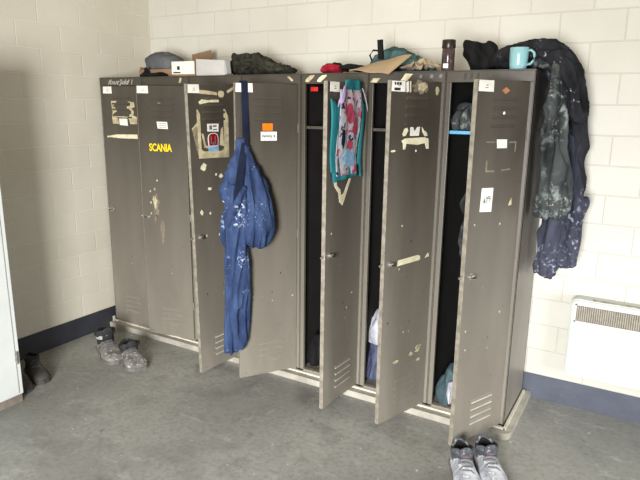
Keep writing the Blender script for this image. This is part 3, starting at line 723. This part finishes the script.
for jj in range(ny):
    for ii in range(nx): t.faces.new((g[jj][ii], g[jj][ii+1], g[jj+1][ii+1], g[jj+1][ii]))
bmesh.ops.recalc_face_normals(t, faces=t.faces)
b = MB(); b.add(t); o = b.build('paper_sack', 'paper', None); o.location = (2.315, .115, z0+.004)
tag(o, 'crumpled brown paper sack heaped on the right end of the cardboard sheet', 'paper')

# ------------------------------------------------------------------ inside the lockers
zl = .058
garment('black_trousers', 'soot', [([((1.715, .10, .26), .02, .03), ((1.71, .09, .19), .036, .05), ((1.712, .07, .12), .04, .05), ((1.715, .06, .078), .03, .04)], X, (.08, 4, .2))],
        'black trousers crumpled on the floor of the locker with the towel on its door', 'trousers', seed=21)
garment('denim_trousers', 'denim', [([((2.10, .16, .30), .04, .06), ((2.10, .13, .2), .05, .07), ((2.10, .12, .10), .05, .07), ((2.10, .12, .062), .04, .05)], X, (.08, 4, .2))],
        'faded blue denim trousers heaped in the locker with the tape arch door', 'trousers', seed=22)
garment('pale_shirt', 'whitecloth', [([((2.105, .16, .48), .02, .03), ((2.10, .15, .42), .035, .05), ((2.10, .13, .36), .045, .06), ((2.10, .13, .29), .045, .06)], X, (.1, 4, .6))],
        'grey-white shirt lying on the blue denim in an open locker', 'shirt', seed=23, disp=.01)
garment('teal_towel', 'tealcloth', [([((2.56, .16, .23), .02, .04), ((2.555, .12, .18), .04, .07), ((2.545, .10, .11), .06, .08), ((2.54, .10, .064), .05, .07)], X, (.08, 4, .2))],
        'dull teal cloth heaped at the bottom of the right end locker', 'cloth', seed=24)
garment('white_rag', 'whitecloth', [([((2.575, .04, .20), .012, .02), ((2.58, .03, .14), .02, .03), ((2.58, .035, .075), .016, .025)], X, (.1, 4, .2))],
        'white rag beside the teal cloth in the right end locker', 'rag', seed=25, voxel=.006, disp=.005)
garment('grey_jacket', 'charcoal', [([((2.60, .12, 1.22), .02, .03), ((2.595, .11, 1.15), .045, .06), ((2.60, .12, 1.08), .03, .05), ((2.595, .12, 1.02), .035, .05), ((2.58, .12, .96), .035, .05), ((2.59, .10, .91), .03, .04), ((2.575, .1, .87), .015, .02)], X, (.1, 4, .2))],
        'grey jacket hanging inside the right end locker', 'jacket', seed=26, disp=.012)
garment('dark_cloth', 'charcoal', [([((2.53, .14, 1.515), .07, .07), ((2.53, .14, 1.55), .075, .08), ((2.54, .14, 1.60), .065, .07), ((2.55, .14, 1.635), .03, .03)], X, (.05, 4, .2))],
        'dark dusty cloth on the blue-edged shelf of the right end locker', 'cloth', seed=27)

# ------------------------------------------------------------------ boots and shoes
def shoe(name, heel, toe, label, group, hgt=.13, mats=('boot', 'boot_dark'), wid=.10, strap=True, tongue=True, flare=1.0, red=False, L=None):
    h = Vector((heel[0], heel[1], 0)); tv = Vector((toe[0], toe[1], 0)); ln = L or (tv-h).length
    root = empty(name, h, math.atan2((tv-h).y, (tv-h).x)); tag(root, label, 'boot' if hgt > .11 else 'shoe', group)
    w = wid/2
    # sole outline
    def outline(k=1.0, g=0.0):
        prof = [(0, 0), (.01, .45), (.05, .72), (.25, .74), (.45, .78), (.62, .98), (.75, 1.0), (.88, .86), (.96, .55), (1.0, 0)]
        up = [(p*ln+(g if p > .5 else -g)*(2*abs(p-.5)), q*w*k) for p, q in prof]
        return up+[(p, -q) for p, q in up[-2:0:-1]]
    b = MB(); b.prism(outline(1.04, .004), 2, .001, .022); b.build('sole', 'sole' if mats[0] != 'boot_black' else 'boot_black', root)
    # upper: cross-sections along the length
    t = bmesh.new(); rings = []; n = 24
    st = [(.0, .30, .075*hgt/.13), (.03, .60, .085*hgt/.13), (.12, .72, .09*hgt/.13), (.25, .74, .09), (.38, .74, .088), (.50, .82, .075), (.62, .95, .062), (.76, .96, .056), (.88, .84, .05), (.955, .56, .042), (.99, .25, .032)]
    for p, q, zz in st:
        ring = []
        for j in range(n):
            a = pi*j/(n-1)
            c, s_ = cos(a), sin(a)
            ring.append(t.verts.new((p*ln, w*q*(abs(c)**.7)*(1 if c > 0 else -1), .016+(zz-.016)*s_**.75)))
        rings.append(ring)
    for A, B in zip(rings, rings[1:]):
        for j in range(n-1): t.faces.new((A[j], A[j+1], B[j+1], B[j]))
    t.faces.new(rings[0]); t.faces.new(rings[-1][::-1])
    bmesh.ops.recalc_face_normals(t, faces=t.faces)
    b = MB(); b.add(t); o = b.build('upper', mats[0], root, True)
    # shaft / padded collar, open at the top
    t = bmesh.new(); rings = []; n = 32
    lv = [(.05, .19, .15, .70), (.075, .20, .17, .74), (hgt*.72, .20, .165, .74), (hgt*.90, .19, .17, .80*flare), (hgt, .185, .175, .80*flare), (hgt+.006, .185, .162, .70*flare), (hgt-.004, .185, .14, .58*flare), (hgt*.6, .19, .13, .5), (hgt*.45, .19, .10, .4)]
    for i, (z, c, rl, rw) in enumerate(lv):
        ring = []
        for j in range(n):
            a = 2*pi*j/n
            zz = z-(.018*cos(a)*0 if i < 2 else (-.010*cos(2*a)*.6 + .006*sin(a*3+1)))*(1 if i > 2 else .3)
            ring.append(t.verts.new((c*ln+rl*ln*cos(a)+.004*sin(3*a), w*rw*sin(a), zz)))
        rings.append(ring)
    for k, (A, B) in enumerate(zip(rings, rings[1:])):
        for j in range(n):
            f = t.faces.new((A[j], A[(j+1) % n], B[(j+1) % n], B[j])); f.material_index = 1 if k >= 6 else 0
    f = t.faces.new(rings[-1]); f.material_index = 1
    bmesh.ops.recalc_face_normals(t, faces=t.faces)
    me = bpy.data.meshes.new('collar'); t.to_mesh(me); t.free(); me.materials.append(MT[mats[1]]); me.materials.append(MT['inside'])
    for p in me.polygons: p.use_smooth = True
    c = bpy.data.objects.new('collar', me); COL.objects.link(c); c.parent = root
    if tongue:
        b = MB(); b.loft([((.34*ln, 0, .085), w*.42, .006), ((.37*ln, 0, hgt*.95), w*.45, .008), ((.385*ln, .004, hgt+.022), w*.36, .008), ((.38*ln, .004, hgt+.032), w*.15, .004)], Y, 20)
        b.build('tongue', mats[1], root, True)
    b = MB()
    for k in range(4):
        xx = (.40+.055*k)*ln; zz = .094-.008*k
        s = 1 if k % 2 else -1
        b.tube([(xx-.01*s, -w*.5, zz-.012), (xx, -w*.25, zz), (xx, w*.25, zz), (xx+.01*s, w*.5, zz-.012)], .0032, 6)
    b.build('laces', 'lace', root, True)
    if red:
        b = MB(); b.box(.38*ln, .40*ln, -w*.24, w*.24, .098, .107, None, .002); b.build('red_tab', 'shoe_red', root)
    if strap:
        b = MB(); t = bmesh.new(); q = []
        for j in range(13):
            a = -1.9+3.8*j/12
            for dz in (0, .022): q.append(t.verts.new((.19*ln+.178*ln*cos(a), w*.80*sin(a), hgt*.70+dz+.008*sin(a))))
        for j in range(12): t.faces.new((q[2*j], q[2*j+1], q[2*j+3], q[2*j+2]))
        bmesh.ops.recalc_face_normals(t, faces=t.faces); bmesh.ops.solidify(t, geom=list(t.faces), thickness=.004)
        b.add(t); b.build('strap', 'strap_grey' if strap == 2 else mats[1], root)
    return root

shoe('work_boot', (.275, -.335), (.575, -.468), 'dusty grey work boot by the left wall with a pale strap around its ankle', 'dusty boots near the left wall', .15, strap=2, wid=.15, flare=1.15)
shoe('work_boot', (.53, -.35), (.765, -.462), 'dusty grey work boot with slouched black collar, right of the pale-strapped boot', 'dusty boots near the left wall', .112, strap=True, wid=.145, flare=1.2)
shoe('work_shoe', (2.750, -.345), (2.893, -.605), 'left one of the dusty white work shoes in front of the right end locker', 'dusty shoes in front of the lockers', .115, ('sneaker', 'sneaker_dark'), .132, False, True, 1.0, True)
shoe('work_shoe', (2.838, -.262), (2.985, -.525), 'right one of the dusty white work shoes in front of the right end locker', 'dusty shoes in front of the lockers', .115, ('sneaker', 'sneaker_dark'), .132, False, True, 1.0, True)
shoe('dark_boot', (.17, -.80), (.42, -.88), 'dark grey boot behind the white cabinet, farther from it', 'dark boots behind the white cabinet', .11, ('boot_black', 'boot_black'), .11, False, False)
shoe('dark_boot', (.18, -.96), (.44, -.99), 'dark grey boot right against the side of the white cabinet', 'dark boots behind the white cabinet', .10, ('boot_black', 'boot_black'), .10, False, False)

# ------------------------------------------------------------------ white cabinet at the left edge
root = empty('cabinet', (.0, -1.5, 0)); tag(root, 'white metal cabinet standing against the left wall, cut by the photo edge', 'cabinet')
b = MB(); y1 = 1.5-1.064; y0 = 1.5-2.1-.9+.0
y0 = -.50
b.box(.008, .513, y0, y1, .052, 1.82, None, .003); b.build('body', 'cabinet', root)
b = MB(); b.box(.008, .50, y0+.004, y1-.002, 0, .052); b.build('base', 'cabinet_base', root)
b = MB(); b.box(.512, .519, y0+.02, y1-.026, .062, 1.79, None, .002)
for k in range(5): b.prism([(.519, .30+.04*k+.012), (.526, .30+.04*k), (.519, .30+.04*k)], 1, y0+.2, y1-.13)
d = b.build('door', 'cabinet', root)
for z in (.27, 1.5):
    h = MB(); h.box(.515, .522, y1-.03, y1-.014, z-.035, z+.035, None, .002); h.tube([(.523, y1-.022, z-.035), (.523, y1-.022, z+.035)], .005); h.build('hinge', 'steel', d)
h = MB(); h.box(.519, .535, y0+.05, y0+.065, .85, .97, None, .003); h.build('handle', 'steel', d)

# ------------------------------------------------------------------ electric radiator on the back wall
root = empty('radiator', (3.08, .45, .22)); tag(root, 'white wall radiator with a beige slotted grille, right of the lockers', 'radiator')
x0, x1, zb, zt, yf, yb = 0, .86, .0, .432, -.04, .041
def rrect(x0, x1, z0, z1, r):
    p = []
    for cx, cz, a0 in ((x1-r, z1-r, 0), (x0+r, z1-r, 90), (x0+r, z0+r, 180), (x1-r, z0+r, 270)):
        p += [(cx+r*cos(radians(a0+k*15)), cz+r*sin(radians(a0+k*15))) for k in range(7)]
    return p
b = MB(); b.prism(rrect(x0, x1, zb, zt, .03), 1, yf, yb)
bmesh.ops.bevel(b.bm, geom=[e for e in b.bm.edges if all(abs(v.co.y-yf) < 1e-4 for v in e.verts)], offset=.008, segments=3, affect='EDGES')
b.mi = 1
for k in range(1, 9): b.box(.012+.105*k-.002, .012+.105*k+.001, yf-.0006, yf+.002, .03, .30)
b.build('casing', ['radiator', 'radiator_line'], root)
b = MB(); b.box(.03, .83, yf-.001, yf+.002, .315, .40)
b.mi = 1
for k in range(78): b.box(.034+.0102*k, .039+.0102*k, yf-.0035, yf, .318, .397, None)
b.mi = 0
b.build('grille', ['grille_dark', 'grille'], root)
b = MB(); b.box(.022, .838, yf-.004, yf+.002, .40, .406).box(.022, .838, yf-.004, yf+.002, .308, .315).box(.022, .03, yf-.004, yf+.002, .308, .406).box(.83, .838, yf-.004, yf+.002, .308, .406)
b.build('grille_frame', 'radiator', root)
b = MB(); b.box(.10, .83, yf-.0005, yf+.03, .4325, .4345); b.build('worn_top_edge', 'rust', root)

# ------------------------------------------------------------------ light
def area(name, loc, target, sx, sy, power, color):
    l = bpy.data.lights.new(name, 'AREA'); l.shape = 'RECTANGLE'; l.size = sx; l.size_y = sy; l.energy = power; l.color = color
    o = bpy.data.objects.new(name, l); COL.objects.link(o); o.location = loc
    o.rotation_euler = (Vector(target)-Vector(loc)).to_track_quat('-Z', 'Y').to_euler(); return o
o = area('daylight_opening', (3.3, -4.6, 1.3), (1.35, 0, .2), 1.0, 1.5, 138, (1.0, .995, .975)); o.data.spread = radians(100)
o = area('daylight_side', (5.3, -.75, .8), (3.0, .35, .4), .8, 1.0, 11, (.98, .99, 1.0)); o.data.spread = radians(80)
area('ceiling_lamp', (2.2, -1.0, 3.05), (2.2, .45, 2.0), 3.2, .4, 12, (1.0, .78, .42))
w = bpy.data.worlds.new('room_ambient'); SC.world = w; w.use_nodes = True
w.node_tree.nodes['Background'].inputs[0].default_value = (1.0, .98, .92, 1); w.node_tree.nodes['Background'].inputs[1].default_value = .2

# ------------------------------------------------------------------ camera
cam = bpy.data.cameras.new('camera'); co = bpy.data.objects.new('camera', cam); COL.objects.link(co)
cam.sensor_fit = 'HORIZONTAL'; cam.sensor_width = 36; cam.lens = 574.6557/640*36; cam.clip_start = .05
yaw, pitch, roll = -.5289, .2264, .0136
fw = Vector((sin(yaw)*cos(pitch), cos(yaw)*cos(pitch), -sin(pitch)))
r = Vector((cos(yaw), -sin(yaw), 0)); u = r.cross(fw)
r2 = r*cos(roll)+u*sin(roll); u2 = -r*sin(roll)+u*cos(roll)
m = Matrix((r2, u2, -fw)).transposed().to_4x4(); m.translation = Vector((4.5165*.75, -3.6687*.75, 2.1504*.75))
co.matrix_world = m
SC.camera = co
SC.view_settings.view_transform = 'Standard'; SC.view_settings.look = 'None'; SC.view_settings.exposure = 0
